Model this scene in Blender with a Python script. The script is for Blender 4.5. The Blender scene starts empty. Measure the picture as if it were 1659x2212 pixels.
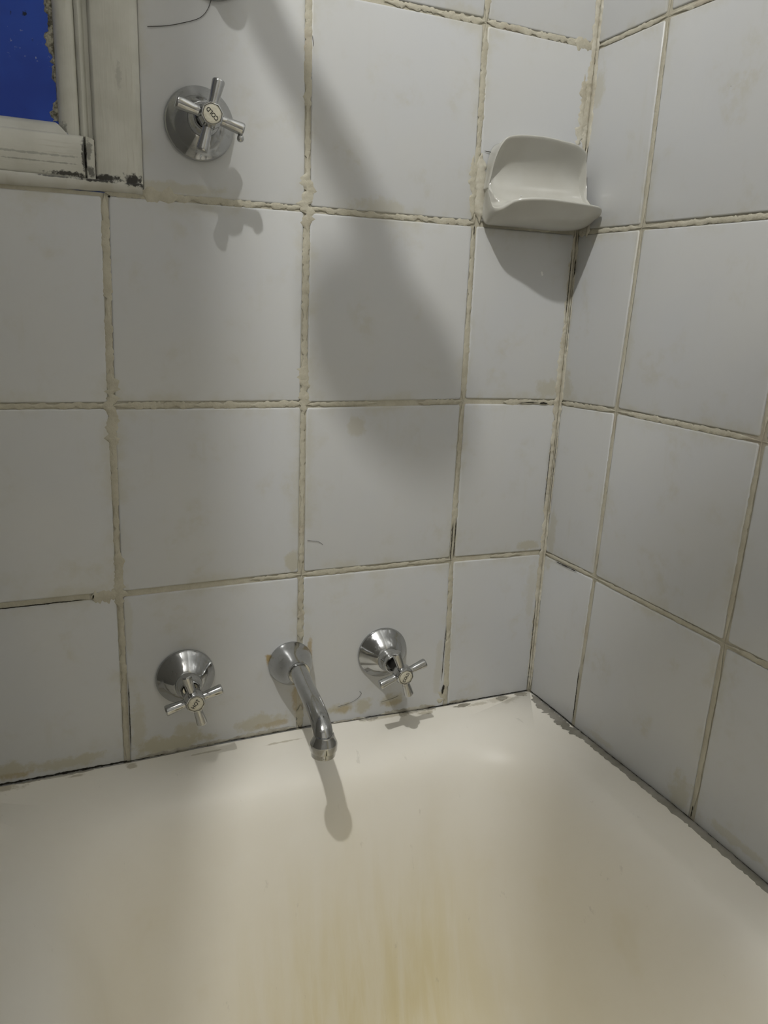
import bpy, bmesh, math, random
from mathutils import Vector, Matrix, noise
random.seed(7)
S = bpy.context.scene
COL = S.collection
PI = math.pi

# ------------------------------------------------------------------ camera, world, light, exposure
cam_d = bpy.data.cameras.new('camera')
cam = bpy.data.objects.new('camera', cam_d); COL.objects.link(cam)
cam.location = (-0.5972026, -0.8074849, 0.3116093)
cam.rotation_euler = (1.30385116, -0.0441398725, -0.406265468)
cam_d.sensor_fit = 'VERTICAL'
cam_d.sensor_height = 24.0
cam_d.lens = 24.0 * 1645.62 / 2212.0
cam_d.clip_start = 0.01
S.camera = cam

world = bpy.data.worlds.new('world'); S.world = world
world.use_nodes = True
world.node_tree.nodes['Background'].inputs[0].default_value = (0.010, 0.022, 0.075, 1)   # dusk outside
world.node_tree.nodes['Background'].inputs[1].default_value = 1.0

LAMP = (-0.87, -0.85, 1.62)
ld = bpy.data.lights.new('lamp_light', 'POINT')
ld.energy = 57.0
ld.shadow_soft_size = 0.019
ld.color = (1.0, 0.995, 0.97)
lo = bpy.data.objects.new('lamp_light', ld); COL.objects.link(lo); lo.location = LAMP

S.view_settings.view_transform = 'Standard'
S.view_settings.look = 'None'
S.view_settings.gamma = 1.0
S.view_settings.use_curve_mapping = False
S.view_settings.exposure = 0.0

# ------------------------------------------------------------------ helpers
def tag(o, label=None, cat=None, group=None, kind=None):
    if label: o['label'] = label
    if cat: o['category'] = cat
    if group: o['group'] = group
    if kind: o['kind'] = kind
    return o

def empty(name, loc, label, cat, group=None):
    o = bpy.data.objects.new(name, None); COL.objects.link(o)
    o.location = loc; o.empty_display_size = 0.02
    return tag(o, label, cat, group)

def build(name, bm, mat, parent=None, smooth=True, sharp=0.7):
    bmesh.ops.recalc_face_normals(bm, faces=bm.faces[:])
    me = bpy.data.meshes.new(name)
    for f in bm.faces: f.smooth = smooth
    if smooth:
        for e in bm.edges:
            if len(e.link_faces) == 2 and e.calc_face_angle(0) > sharp: e.smooth = False
    bm.to_mesh(me); bm.free()
    if mat: me.materials.append(mat)
    o = bpy.data.objects.new(name, me); COL.objects.link(o)
    if parent: o.parent = parent
    return o

def add_box(bm, lo_, hi):
    vs = [bm.verts.new((x, y, z)) for x in (lo_[0], hi[0]) for y in (lo_[1], hi[1]) for z in (lo_[2], hi[2])]
    for q in ((0,1,3,2),(4,6,7,5),(0,4,5,1),(2,3,7,6),(0,2,6,4),(1,5,7,3)):
        bm.faces.new([vs[i] for i in q])

def add_rings(bm, rings, close=True, cap0=False, cap1=False):
    vr = [[bm.verts.new(p) for p in r] for r in rings]
    n = len(vr[0])
    for a, b in zip(vr[:-1], vr[1:]):
        for i in range(n if close else n - 1):
            j = (i + 1) % n
            bm.faces.new((a[i], a[j], b[j], b[i]))
    if cap0: bm.faces.new(vr[0][::-1])
    if cap1: bm.faces.new(vr[-1])
    return vr

def lathe(bm, prof, n=48, cap1=True, centre=(0, 0), cap0=False, phase=0.0):
    """prof: (radius, distance out from the wall); the axis points to -Y"""
    rings = []
    for r, d in prof:
        rings.append([(centre[0] + r*math.cos(phase + 2*PI*i/n), -d, centre[1] + r*math.sin(phase + 2*PI*i/n)) for i in range(n)])
    add_rings(bm, rings, True, cap0, cap1)

def add_tube(bm, pts, rad, n=16, cap=True):
    pts = [Vector(p) for p in pts]
    rings = []
    up = None
    for i, p in enumerate(pts):
        t = (pts[min(i+1, len(pts)-1)] - pts[max(i-1, 0)]).normalized()
        if up is None:
            a = Vector((1, 0, 0)) if abs(t.x) < 0.9 else Vector((0, 0, 1))
            up = t.cross(a).normalized()
        up = (up - t*up.dot(t)).normalized()
        s = t.cross(up)
        r = rad[i] if isinstance(rad, (list, tuple)) else rad
        rings.append([p + (up*math.cos(2*PI*k/n) + s*math.sin(2*PI*k/n))*r for k in range(n)])
    add_rings(bm, rings, True, cap, cap)

def catmull(pts, sub):
    pts = [Vector(p) for p in pts]
    out = []
    for i in range(len(pts)-1):
        p0, p1, p2, p3 = pts[max(i-1, 0)], pts[i], pts[i+1], pts[min(i+2, len(pts)-1)]
        for k in range(sub):
            t = k/sub
            out.append(0.5*((2*p1) + (p2-p0)*t + (2*p0-5*p1+4*p2-p3)*t*t + (3*p1-p0-3*p2+p3)*t**3))
    out.append(pts[-1])
    return out

def fbm(x, y, z=0.0, o=3):
    return noise.fractal(Vector((x, y, z)), 0.6, 2.0, o)

# ------------------------------------------------------------------ materials
class NT:
    def __init__(self, name):
        self.m = bpy.data.materials.new(name); self.m.use_nodes = True
        self.t = self.m.node_tree; self.b = self.t.nodes['Principled BSDF']
    def n(self, typ, **kw):
        nd = self.t.nodes.new(typ)
        for k, v in kw.items(): setattr(nd, k, v)
        return nd
    def put(self, sock, v):
        if hasattr(v, 'links') or isinstance(v, bpy.types.NodeSocket): self.t.links.new(v, sock)
        else: sock.default_value = v
    def math(self, op, a, b=None, c=None, clamp=False):
        nd = self.n('ShaderNodeMath', operation=op); nd.use_clamp = clamp
        self.put(nd.inputs[0], a)
        if b is not None: self.put(nd.inputs[1], b)
        if c is not None: self.put(nd.inputs[2], c)
        return nd.outputs[0]
    def noise(self, vec, scale, detail=4, rough=0.55, dist=0.0):
        nd = self.n('ShaderNodeTexNoise')
        self.put(nd.inputs['Vector'], vec); nd.inputs['Scale'].default_value = scale
        nd.inputs['Detail'].default_value = detail; nd.inputs['Roughness'].default_value = rough
        nd.inputs['Distortion'].default_value = dist
        return nd.outputs['Fac']
    def ramp(self, v, a, b, smooth=True):
        nd = self.n('ShaderNodeMapRange'); nd.interpolation_type = 'SMOOTHSTEP' if smooth else 'LINEAR'
        self.put(nd.inputs['Value'], v); nd.inputs['From Min'].default_value = a; nd.inputs['From Max'].default_value = b
        return nd.outputs[0]
    def mix(self, f, a, b):
        nd = self.n('ShaderNodeMix', data_type='RGBA')
        self.put(nd.inputs[0], f)
        self.put(nd.inputs[6], a if not isinstance(a, tuple) else (*a, 1)); self.put(nd.inputs[7], b if not isinstance(b, tuple) else (*b, 1))
        return nd.outputs[2]
    def pos(self): return self.n('ShaderNodeNewGeometry').outputs['Position']
    def scale(self, vec, s):
        nd = self.n('ShaderNodeVectorMath', operation='MULTIPLY'); self.put(nd.inputs[0], vec); nd.inputs[1].default_value = s
        return nd.outputs[0]
    def sep(self, vec):
        nd = self.n('ShaderNodeSeparateXYZ'); self.put(nd.inputs[0], vec); return nd.outputs
    def bump(self, h, strength=0.3, dist=0.001):
        nd = self.n('ShaderNodeBump'); nd.inputs['Strength'].default_value = strength; nd.inputs['Distance'].default_value = dist
        self.put(nd.inputs['Height'], h); self.put(self.b.inputs['Normal'], nd.outputs[0])
    def done(self, col=None, rough=None, metal=None, spec=None):
        if col is not None: self.put(self.b.inputs['Base Color'], (*col, 1) if isinstance(col, tuple) else col)
        if rough is not None: self.put(self.b.inputs['Roughness'], rough)
        if metal is not None: self.put(self.b.inputs['Metallic'], metal)
        if spec is not None: self.put(self.b.inputs['Specular IOR Level'], spec)
        return self.m
    def blobs(self, u, v, lst, wob):
        """sum of soft stains: (u, v, ru, rv, strength); wob is a noise socket that frays the outline"""
        tot = None
        for (cu, cv, ru, rv, s) in lst:
            a = self.math('MULTIPLY', self.math('SUBTRACT', u, cu), 1/ru)
            b = self.math('MULTIPLY', self.math('SUBTRACT', v, cv), 1/rv)
            d = self.math('SQRT', self.math('ADD', self.math('MULTIPLY', a, a), self.math('MULTIPLY', b, b)))
            d = self.math('ADD', d, self.math('MULTIPLY', self.math('SUBTRACT', wob, 0.5), 2.6))
            k = self.math('MULTIPLY', self.ramp(d, 1.05, 0.45), s)
            tot = k if tot is None else self.math('MAXIMUM', tot, k)
        return tot

def flat(name, col, rough=0.6, metal=0.0, spec=None):
    return NT(name).done(col, rough, metal, spec)

WHITE = (0.555, 0.56, 0.555)
SCUM = (0.46, 0.435, 0.335)
RUST = (0.37, 0.27, 0.11)

def tile_mat(name, axis, stains=None, rust=None):
    m = NT(name)
    p = m.pos(); x, y, z = m.sep(p)
    u = x if axis == 'x' else y
    g = m.n('ShaderNodeTexCoord').outputs['Generated']; gx, gy, gz = m.sep(g)
    gu = gx if axis == 'x' else gy
    def edge(s): return m.math('SUBTRACT', 0.5, m.math('ABSOLUTE', m.math('SUBTRACT', s, 0.5)))
    e = m.math('MINIMUM', edge(gu), edge(gz))                       # 0 at the tile's edge
    n1 = m.noise(p, 16, 5, 0.6, 0.3)
    n2 = m.noise(p, 55, 5, 0.65)
    nv = m.noise(m.scale(p, (70, 70, 9)), 1.0, 4, 0.6)               # runs of dirty water
    near = m.ramp(m.math('ADD', e, m.math('MULTIPLY', m.math('SUBTRACT', n2, 0.5), 0.16)), 0.085, -0.005)
    f1 = m.math('MULTIPLY', near, m.ramp(n1, 0.42, 0.64))
    f2 = m.math('MULTIPLY', m.ramp(n1, 0.52, 0.72), m.ramp(n2, 0.38, 0.62))
    f3 = m.math('MULTIPLY', m.ramp(nv, 0.56, 0.78), m.ramp(n1, 0.4, 0.6))
    f = m.math('MAXIMUM', m.math('MULTIPLY', f1, 0.5), m.math('MULTIPLY', f2, 0.42))
    f = m.math('MAXIMUM', f, m.math('MULTIPLY', f3, 0.22))
    if stains: f = m.math('MAXIMUM', f, m.blobs(u, z, stains, n2))
    cl = m.mix(m.ramp(m.noise(p, 7, 3), 0.35, 0.7), WHITE, (0.54, 0.55, 0.56))
    c = m.mix(f, cl, SCUM)
    if rust: c = m.mix(m.blobs(u, z, rust, n2), c, RUST)
    sp = m.ramp(m.noise(p, 130, 2, 0.5), 0.80, 0.84)                 # odd dark specks
    c = m.mix(m.math('MULTIPLY', sp, 0.6), c, (0.12, 0.11, 0.09))
    m.bump(m.noise(p, 30, 3), 0.10, 0.0012)
    return m.done(c, m.math('ADD', 0.30, m.math('MULTIPLY', f, 0.4)), 0.0, 0.42)

M = {}
M['tile_back'] = tile_mat('tile_back', 'x',
    stains=[(-0.530, -0.165, 0.010, 0.05, 0.55), (-0.498, -0.192, 0.05, 0.016, 0.95), (-0.478, -0.178, 0.02, 0.012, 0.7),
            (-0.39, -0.183, 0.04, 0.016, 0.75), (-0.283, -0.186, 0.022, 0.009, 0.8), (-0.256, -0.186, 0.016, 0.013, 0.8),
            (-0.215, -0.187, 0.022, 0.012, 0.8), (-0.60, -0.192, 0.045, 0.009, 0.8), (-0.664, -0.19, 0.03, 0.012, 0.85),
            (-0.35, 0.018, 0.012, 0.016, 0.7), (-0.277, 0.175, 0.012, 0.016, 0.5), (-0.47, 0.41, 0.06, 0.007, 0.6),
            (-0.022, 0.215, 0.02, 0.016, 0.6), (-0.03, 0.01, 0.022, 0.008, 0.7), (-0.014, -0.05, 0.008, 0.06, 0.4),
            (-0.26, 0.41, 0.04, 0.012, 0.5), (-0.149, -0.15, 0.007, 0.045, 0.35), (-0.536, -0.03, 0.006, 0.05, 0.35)],
    rust=[(-0.379, -0.103, 0.006, 0.008, 0.9), (-0.328, -0.098, 0.004, 0.018, 0.7), (-0.342, -0.158, 0.008, 0.034, 0.62),
          (-0.372, -0.190, 0.026, 0.005, 0.4), (-0.282, -0.187, 0.014, 0.006, 0.45), (-0.215, -0.19, 0.02, 0.005, 0.4),
          (-0.66, -0.196, 0.02, 0.005, 0.5)])
M['tile_right'] = tile_mat('tile_right', 'y',
    stains=[(-0.012, 0.22, 0.012, 0.02, 0.6), (-0.012, 0.56, 0.014, 0.03, 0.5), (-0.014, 0.02, 0.01, 0.05, 0.5),
            (-0.285, -0.185, 0.016, 0.03, 0.6), (-0.36, -0.19, 0.05, 0.007, 0.5), (-0.15, -0.197, 0.03, 0.006, 0.4)])

m = NT('grout'); p = m.pos()
n = m.noise(p, 60, 5, 0.7); n_ = m.noise(p, 320, 3, 0.7)
c = m.mix(m.ramp(n, 0.35, 0.68), (0.50, 0.475, 0.385), (0.43, 0.40, 0.315))
c = m.mix(m.math('MULTIPLY', m.ramp(m.noise(p, 22, 3), 0.58, 0.72), 0.5), c, (0.39, 0.33, 0.26))
m.bump(n_, 0.7, 0.0008); M['grout'] = m.done(c, 0.85)
m = NT('corner_grout'); p = m.pos()
n = m.noise(p, 40, 5, 0.7)
c = m.mix(m.ramp(n, 0.35, 0.68), (0.55, 0.53, 0.45), (0.42, 0.385, 0.30))
x, y, z = m.sep(p)
br = m.math('MULTIPLY', m.math('MULTIPLY', m.ramp(z, 0.405, 0.43), m.ramp(z, 0.485, 0.45)), m.math('MULTIPLY', m.ramp(x, -0.03, -0.02), m.ramp(m.noise(p, 90, 3), 0.3, 0.55)))
c = m.mix(m.math('MULTIPLY', br, 0.75), c, (0.16, 0.11, 0.085))
m.bump(m.noise(p, 300, 3), 0.6, 0.0008); M['corner_grout'] = m.done(c, 0.8)
M['crack'] = flat('crack', (0.035, 0.032, 0.026), 0.9, 0, 0.1)
m = NT('sealant'); p = m.pos()
c = m.mix(m.ramp(m.noise(p, 30, 4), 0.35, 0.65), (0.30, 0.285, 0.25), (0.21, 0.20, 0.165))
M['sealant'] = m.done(c, 0.55)
m = NT('old_sealant'); p = m.pos()
c = m.mix(m.ramp(m.noise(p, 70, 4), 0.35, 0.65), (0.42, 0.40, 0.34), (0.28, 0.26, 0.21))
M['old_sealant'] = m.done(c, 0.6)

m = NT('chrome'); p = m.n('ShaderNodeTexCoord').outputs['Object']
n = m.noise(p, 90, 5, 0.7); n2 = m.noise(p, 420, 3, 0.6)
sm = m.math('MULTIPLY', m.ramp(n, 0.45, 0.75), m.ramp(n2, 0.35, 0.65))
M['chrome'] = m.done(m.mix(sm, (0.47, 0.475, 0.475), (0.38, 0.38, 0.365)), m.math('ADD', 0.10, m.math('MULTIPLY', sm, 0.28)), 1.0)
M['dark_metal'] = flat('dark_metal', (0.055, 0.053, 0.05), 0.5, 1.0)
m = NT('cap_cream'); p = m.n('ShaderNodeTexCoord').outputs['Object']
M['cap'] = m.done(m.mix(m.ramp(m.noise(p, 300, 4), 0.4, 0.75), (0.62, 0.595, 0.49), (0.52, 0.49, 0.385)), 0.35)
M['ink'] = flat('ink', (0.018, 0.017, 0.015), 0.5)
m = NT('ceramic'); p = m.pos()
M['ceramic'] = m.done(m.mix(m.ramp(m.noise(p, 26, 3), 0.4, 0.7), (0.51, 0.505, 0.465), (0.485, 0.475, 0.43)), 0.16, 0, 0.5)

# enamel of the tub: cream, with long yellow runs below the spout
m = NT('enamel'); p = m.pos(); x, y, z = m.sep(p)
st = m.noise(m.scale(p, (48, 10, 5)), 1.0, 5, 0.62, 0.4)
st2 = m.noise(m.scale(p, (22, 6, 4)), 1.0, 4, 0.55, 0.4)
lo_n = m.noise(p, 9, 4, 0.55)
depth = m.ramp(m.math('ADD', z, m.math('MULTIPLY', m.math('SUBTRACT', st2, 0.5), 0.13)), -0.245, -0.50)
side = m.math('MULTIPLY', m.ramp(x, -0.52, -0.34), m.ramp(x, -0.06, -0.24))
f = m.math('MULTIPLY', m.math('MULTIPLY', depth, side), m.math('ADD', 0.5, m.math('MULTIPLY', m.ramp(st, 0.30, 0.72), 0.5)))
f = m.math('MAXIMUM', f, m.math('MULTIPLY', m.math('MULTIPLY', m.ramp(z, -0.235, -0.3), m.ramp(lo_n, 0.52, 0.72)), 0.28))
c = m.mix(m.ramp(lo_n, 0.3, 0.7), (0.82, 0.79, 0.715), (0.80, 0.765, 0.68))
c = m.mix(m.math('MULTIPLY', f, 0.85), c, (0.67, 0.59, 0.35))
rim = m.blobs(x, y, [(-0.2127, -0.004, 0.06, 0.006, 0.7), (-0.05, -0.012, 0.03, 0.011, 0.5), (-0.17, -0.01, 0.012, 0.006, 0.8), (-0.09, -0.012, 0.02, 0.004, 0.6),
                     (-0.36, -0.02, 0.03, 0.0018, 0.7), (-0.455, -0.012, 0.03, 0.0016, 0.7), (-0.60, -0.008, 0.012, 0.003, 0.8), (-0.54, -0.008, 0.006, 0.006, 0.8), (-0.67, -0.006, 0.02, 0.01, 0.8)], m.noise(p, 90, 4, 0.6))
c = m.mix(rim, c, (0.46, 0.42, 0.32))
wr = m.math('MULTIPLY', m.ramp(m.noise(m.scale(p, (40, 14, 14)), 1.6, 5, 0.7), 0.66, 0.72), 0.16)
c = m.mix(wr, c, (0.25, 0.23, 0.19))
m.bump(m.noise(p, 40, 3), 0.05, 0.001)
M['enamel'] = m.done(c, m.math('ADD', 0.40, m.math('MULTIPLY', f, 0.25)), 0, 0.4)

# painted window timber: cream, brushed along the grain, black mould in the joints
def timber(name, vertical, mould):
    m = NT(name); p = m.pos(); x, y, z = m.sep(p)
    g = m.noise(m.scale(p, (420, 60, 24) if vertical else (24, 60, 420)), 1.0, 4, 0.6)
    n = m.noise(p, 30, 4); nf = m.noise(p, 210, 4, 0.7)
    c = m.mix(m.ramp(n, 0.35, 0.7), (0.585, 0.58, 0.52), (0.515, 0.51, 0.45))
    c = m.mix(m.math('MULTIPLY', m.ramp(g, 0.55, 0.75), 0.40), c, (0.40, 0.38, 0.31))
    if mould:
        k = m.blobs(x, z, mould, nf); c = m.mix(k, c, (0.022, 0.020, 0.016))
    m.bump(g, 0.25, 0.0008)
    return m.done(c, 0.42)
M['casing'] = timber('casing', True, [(-0.513, 0.4125, 0.010, 0.006, 1.0), (-0.536, 0.4125, 0.016, 0.0032, 0.95), (-0.5465, 0.43, 0.0025, 0.016, 0.6), (-0.522, 0.50, 0.003, 0.012, 0.2)])
M['rail'] = timber('rail', False, [(-0.5545, 0.43, 0.0028, 0.018, 0.9), (-0.57, 0.413, 0.02, 0.0028, 0.95), (-0.60, 0.4275, 0.05, 0.0012, 0.35), (-0.59, 0.4215, 0.04, 0.0008, 0.4), (-0.5505, 0.435, 0.003, 0.010, 0.55), (-0.549, 0.417, 0.004, 0.006, 0.8)])
M['moulding'] = timber('moulding', True, [(-0.571, 0.452, 0.004, 0.006, 0.5)])
m = NT('sill_paint'); p = m.pos(); x, y, z = m.sep(p)
k = m.blobs(x, z, [(-0.512, 0.4095, 0.010, 0.003, 1.0), (-0.545, 0.4095, 0.02, 0.0018, 1.0), (-0.58, 0.4095, 0.02, 0.0010, 0.8)], m.noise(p, 210, 4, 0.7))
M['sill_paint'] = m.done(m.mix(k, m.mix(m.ramp(m.noise(p, 40, 4), 0.4, 0.7), (0.56, 0.555, 0.51), (0.48, 0.465, 0.40)), (0.022, 0.02, 0.016)), 0.5)
m = NT('putty'); p = m.pos()
m.bump(m.noise(p, 260, 4), 0.9, 0.002)
M['putty'] = m.done(m.mix(m.ramp(m.noise(p, 110, 4, 0.7), 0.42, 0.6), (0.40, 0.385, 0.31), (0.10, 0.095, 0.07)), 0.8)
m = NT('dusk_glass'); p = m.pos(); x, y, z = m.sep(p)
n = m.noise(p, 18, 3)
sp = m.math('MULTIPLY', m.ramp(m.noise(p, 230, 3, 0.6), 0.64, 0.72), m.ramp(m.noise(p, 25, 2), 0.45, 0.62))
c = m.mix(m.ramp(n, 0.3, 0.7), (0.008, 0.022, 0.13), (0.010, 0.030, 0.16))
c = m.mix(m.math('MULTIPLY', sp, 0.6), c, (0.16, 0.17, 0.20))
c = m.mix(m.ramp(m.noise(p, 110, 3, 0.5), 0.70, 0.76), c, (0.004, 0.006, 0.012))
m.put(m.b.inputs['Emission Color'], c); m.b.inputs['Emission Strength'].default_value = 0.5  # faint glow stands in for dusk light coming through the pane
M['dusk_glass'] = m.done(c, 0.3, 0, 0.25)
M['room_paint'] = flat('room_paint', (0.46, 0.455, 0.44), 0.8)
M['ceiling_paint'] = flat('ceiling_paint', (0.55, 0.545, 0.53), 0.9)
M['floor'] = flat('floor', (0.16, 0.155, 0.145), 0.5)
M['bakelite'] = flat('bakelite', (0.06, 0.045, 0.035), 0.4)
M['grey_paint'] = flat('grey_paint', (0.30, 0.295, 0.28), 0.7)
M['white_paint'] = flat('white_paint', (0.75, 0.75, 0.73), 0.5)
M['hair'] = flat('hair', (0.045, 0.04, 0.036), 0.6)
M['water'] = flat('water', (0.75, 0.76, 0.75), 0.05, 0, 0.6)

# ------------------------------------------------------------------ the setting: backing walls and room
XL, YR, ZC, ZF = -2.0, -2.3, 1.76, -0.76
RZ = -0.2060                                            # top of the tub rim, which is not quite level
def _lin(t, tab):
    if t <= tab[0][0]: return tab[0][1]
    for (a, va), (b, vb) in zip(tab[:-1], tab[1:]):
        if t <= b:
            k = (t-a)/(b-a); k = k*k*(3-2*k); return va + (vb-va)*k
    return tab[-1][1]
def rim_dz(x, y):
    zx = _lin(x, [(-0.72, -0.2052), (-0.544, -0.2050), (-0.44, -0.2024), (-0.344, -0.2018), (-0.25, -0.2045), (-0.136, -0.2080), (0.0, -0.2090)])
    zy = _lin(-y, [(0.0, -0.2090), (0.1, -0.2076), (0.305, -0.2036), (0.42, -0.2058), (0.6, -0.2060)])
    wx, wy = math.exp(y/0.05), math.exp(x/0.05)
    return ((zx-RZ)*wx*wx + (zy-RZ)*wy*wy)/max(wx + wy, 1.0)
def rim_z(x, y): return RZ + rim_dz(x, y)
bm = bmesh.new()                                        # tap wall, grout face at y = 0.0014, opening for the window
gy = 0.0014
add_box(bm, (XL, gy, ZF), (0.12, 0.12, 0.40)); add_box(bm, (-0.503, gy, 0.40), (0.12, 0.12, 1.16))
add_box(bm, (XL, gy, 0.40), (-0.736, 0.12, 1.16)); add_box(bm, (XL, gy, 1.16), (0.12, 0.12, ZC))
wall_back = tag(build('wall_back', bm, M['grout'], None, False), None, None, None, 'structure')
bm = bmesh.new(); add_box(bm, (0.0014, YR, ZF), (0.12, gy, ZC))
wall_right = tag(build('wall_right', bm, M['grout'], None, False), kind='structure')
bm = bmesh.new(); add_box(bm, (-0.84, -0.6015, ZF), (-0.737, gy, ZC))  # unseen partition added so its edge shades the left of the tap wall
shade_wall_left = tag(build('shade_wall_left', bm, M['grey_paint'], None, False), kind='structure')
bm = bmesh.new(); add_box(bm, (XL-0.1, YR-0.1, ZF), (XL, 0.12, ZC))
tag(build('wall_outer', bm, M['room_paint'], None, False), kind='structure')
bm = bmesh.new(); add_box(bm, (XL, YR-0.1, ZF), (0.12, YR, ZC))
tag(build('wall_rear', bm, M['room_paint'], None, False), kind='structure')
bm = bmesh.new(); add_box(bm, (XL-0.1, YR-0.1, ZC), (0.12, 0.12, ZC+0.1))
tag(build('ceiling', bm, M['ceiling_paint'], None, False), kind='structure')
bm = bmesh.new(); add_box(bm, (XL-0.1, YR-0.1, ZF-0.1), (0.12, 0.12, ZF))
tag(build('floor', bm, M['floor'], None, False), kind='structure')

# ------------------------------------------------------------------ tiles, laid a little out of true
TP = 0.2008
bx = {0: -0.5415, 1: -0.3408, 2: -0.1405, 3: 0.0}
BN = {(0,-1):(-0.5439,-0.2044),(1,-1):(-0.3391,-0.2016),(2,-1):(-0.1346,-0.2062),(3,-1):(0,-0.2088),(-1,-1):(-0.744,-0.206),
      (0,0):(-0.5433,-0.0012),(1,0):(-0.3406,0.0004),(2,0):(-0.1404,-0.0002),(3,0):(0,-0.0026),(-1,0):(-0.742,-0.0012),
      (0,1):(-0.5417,0.2009),(1,1):(-0.3411,0.2003),(2,1):(-0.1408,0.2022),(3,1):(0,0.1996),(-1,1):(-0.742,0.2016),
      (0,2):(-0.5384,0.4005),(1,2):(-0.3406,0.4023),(2,2):(-0.1420,0.4039),(3,2):(0,0.4044),(-1,2):(-0.739,0.3985),
      (0,3):(-0.5390,0.603),(1,3):(-0.3430,0.604),(2,3):(-0.1455,0.6053),(3,3):(0,0.6042),(-1,3):(-0.739,0.603)}
def bnode(i, j):
    if (i, j) in BN: return BN[(i, j)]
    x = bx[i] if i in bx else (bx[0] + i*TP)
    return (x, 0.604 + (j-3)*TP)
RN = {(0,-1):(0,-0.2088),(1,-1):(-0.0997,-0.2076),(2,-1):(-0.3052,-0.2035),(3,-1):(-0.506,-0.205),
      (0,0):(0,-0.0026),(1,0):(-0.1063,-0.0004),(2,0):(-0.3078,0.0014),(3,0):(-0.508,0.0030),
      (0,1):(0,0.1996),(1,1):(-0.1083,0.204),(2,1):(-0.3103,0.2051),(3,1):(-0.511,0.2060),
      (0,2):(0,0.4044),(1,2):(-0.1131,0.4033),(2,2):(-0.3135,0.4020),(3,2):(-0.514,0.402),
      (0,3):(0,0.6042),(1,3):(-0.1128,0.6048),(2,3):(-0.3135,0.600),(3,3):(-0.514,0.600)}
def rnode(i, j):
    if (i, j) in RN: return RN[(i, j)]
    return (0.0 if i == 0 else -0.1128 - (i-1)*TP, (-0.205 if j < 0 else 0.0 + j*0.2012))

def tile(corners, place, mat, parent, gaps):
    """corners: four (u, v) nodes of the joint grid, ll lr ur ul; gaps: half joint on left, right, bottom, top"""
    gl, gr, gb, gt = gaps
    (a, b, c, d) = [Vector(q) for q in corners]
    def inset(e):
        return [(a.x+gl+e, a.y+gb+e), (b.x-gr-e, b.y+gb+e), (c.x-gr-e, c.y-gt-e), (d.x+gl+e, d.y-gt-e)]
    tl = [random.uniform(-0.0003, 0.0003) for _ in range(4)]
    bm = bmesh.new()
    def rounded(e, r, h):
        q = inset(e); out = []
        for k in range(4):
            pc = Vector(q[k]); pn = Vector(q[(k+1) % 4]); pp = Vector(q[k-1])
            out.append((*(pc + (pp-pc).normalized()*r), h + tl[k])); out.append((*(pc + (pn-pc).normalized()*r), h + tl[k]))
        return out
    rings = [rounded(0.0, 0.0016, -0.007), rounded(0.0, 0.0016, -0.0013), rounded(0.0006, 0.0016, -0.0003), rounded(0.0018, 0.0014, 0.0)]
    add_rings(bm, [[place(*p) for p in r] for r in rings], True, False, True)
    return build('tile', bm, mat, parent, True, 0.9)
PB = lambda u, v, h: (u, -h, v)
PR = lambda u, v, h: (-h, u, v)
JT = 0.0033
def jit(): return JT + random.uniform(-0.0006, 0.0007)
for j in range(-1, 9):
    for i in range(-2, 3):
        q = [list(bnode(i, j)), list(bnode(i+1, j)), list(bnode(i+1, j+1)), list(bnode(i, j+1))]
        if i == -2: q[0][0] = q[3][0] = -0.736
        g = [jit(), jit(), jit(), jit()]
        if i == -2: g[0] = 0.001
        if i == 2: g[1] = 0.0035
        if j == -1: g[2] = -0.006
        if 2 <= j <= 4:                                        # the window takes the left of these courses
            if i < 0: continue
            if i == 0: q[0][0] = q[3][0] = -0.5035; g[0] = 0.0004
        if j == 8: q[2][1] = q[3][1] = ZC
        tile(q, PB, M['tile_back'], wall_back, g)
for j in range(-1, 9):
    for i in range(0, 6):
        q = [rnode(i+1, j), rnode(i, j), rnode(i, j+1), rnode(i+1, j+1)]
        g = [jit(), jit(), jit(), jit()]
        if i == 0: g[1] = 0.0035
        if j == -1: g[2] = -0.006
        if j == 8: q[2] = (q[2][0], ZC); q[3] = (q[3][0], ZC)
        tile(q, PR, M['tile_right'], wall_right, g)

# ------------------------------------------------------------------ smeared grout, cracks, sealant: ragged raised strips
def ribbon(bm, pts, place, wl, wr, h, seed, rag=0.6, step=0.0022, base=0.0, fade=True):
    """a strip along pts (u, v); wl / wr its widths left and right of the line; rag how far its edges wander"""
    pts = [Vector(p) for p in pts]
    L = sum((b-a).length for a, b in zip(pts[:-1], pts[1:]))
    n = max(4, int(L/step)); rows = []
    for k in range(n+1):
        s = L*k/n; acc = 0
        for a, b in zip(pts[:-1], pts[1:]):
            d = (b-a).length
            if s <= acc + d + 1e-9 or b is pts[-1]:
                t = (b-a).normalized(); p = a + t*(s-acc); break
            acc += d
        nrm = Vector((-t.y, t.x))
        env = min(1.0, 6*k/n, 6*(n-k)/n) if fade else 1.0
        a1 = max(0.0003, wl*(1 + rag*(1.5*fbm(s*90, seed, 1) + 0.8*fbm(s*420, seed, 2))))*env + 1e-5
        a2 = max(0.0003, wr*(1 + rag*(1.5*fbm(s*90, seed, 5) + 0.8*fbm(s*420, seed, 6))))*env + 1e-5
        hh = h*(0.7 + 0.6*fbm(s*200, seed, 9))
        mid = p + nrm*(0.25*(a1-a2))
        rows.append([place(*(p + nrm*a1), base), place(*(p + nrm*a1*0.75), base + hh*0.8), place(*mid, base + hh), place(*(p - nrm*a2*0.75), base + hh*0.8), place(*(p - nrm*a2), base)])
    add_rings(bm, rows, False)

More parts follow.
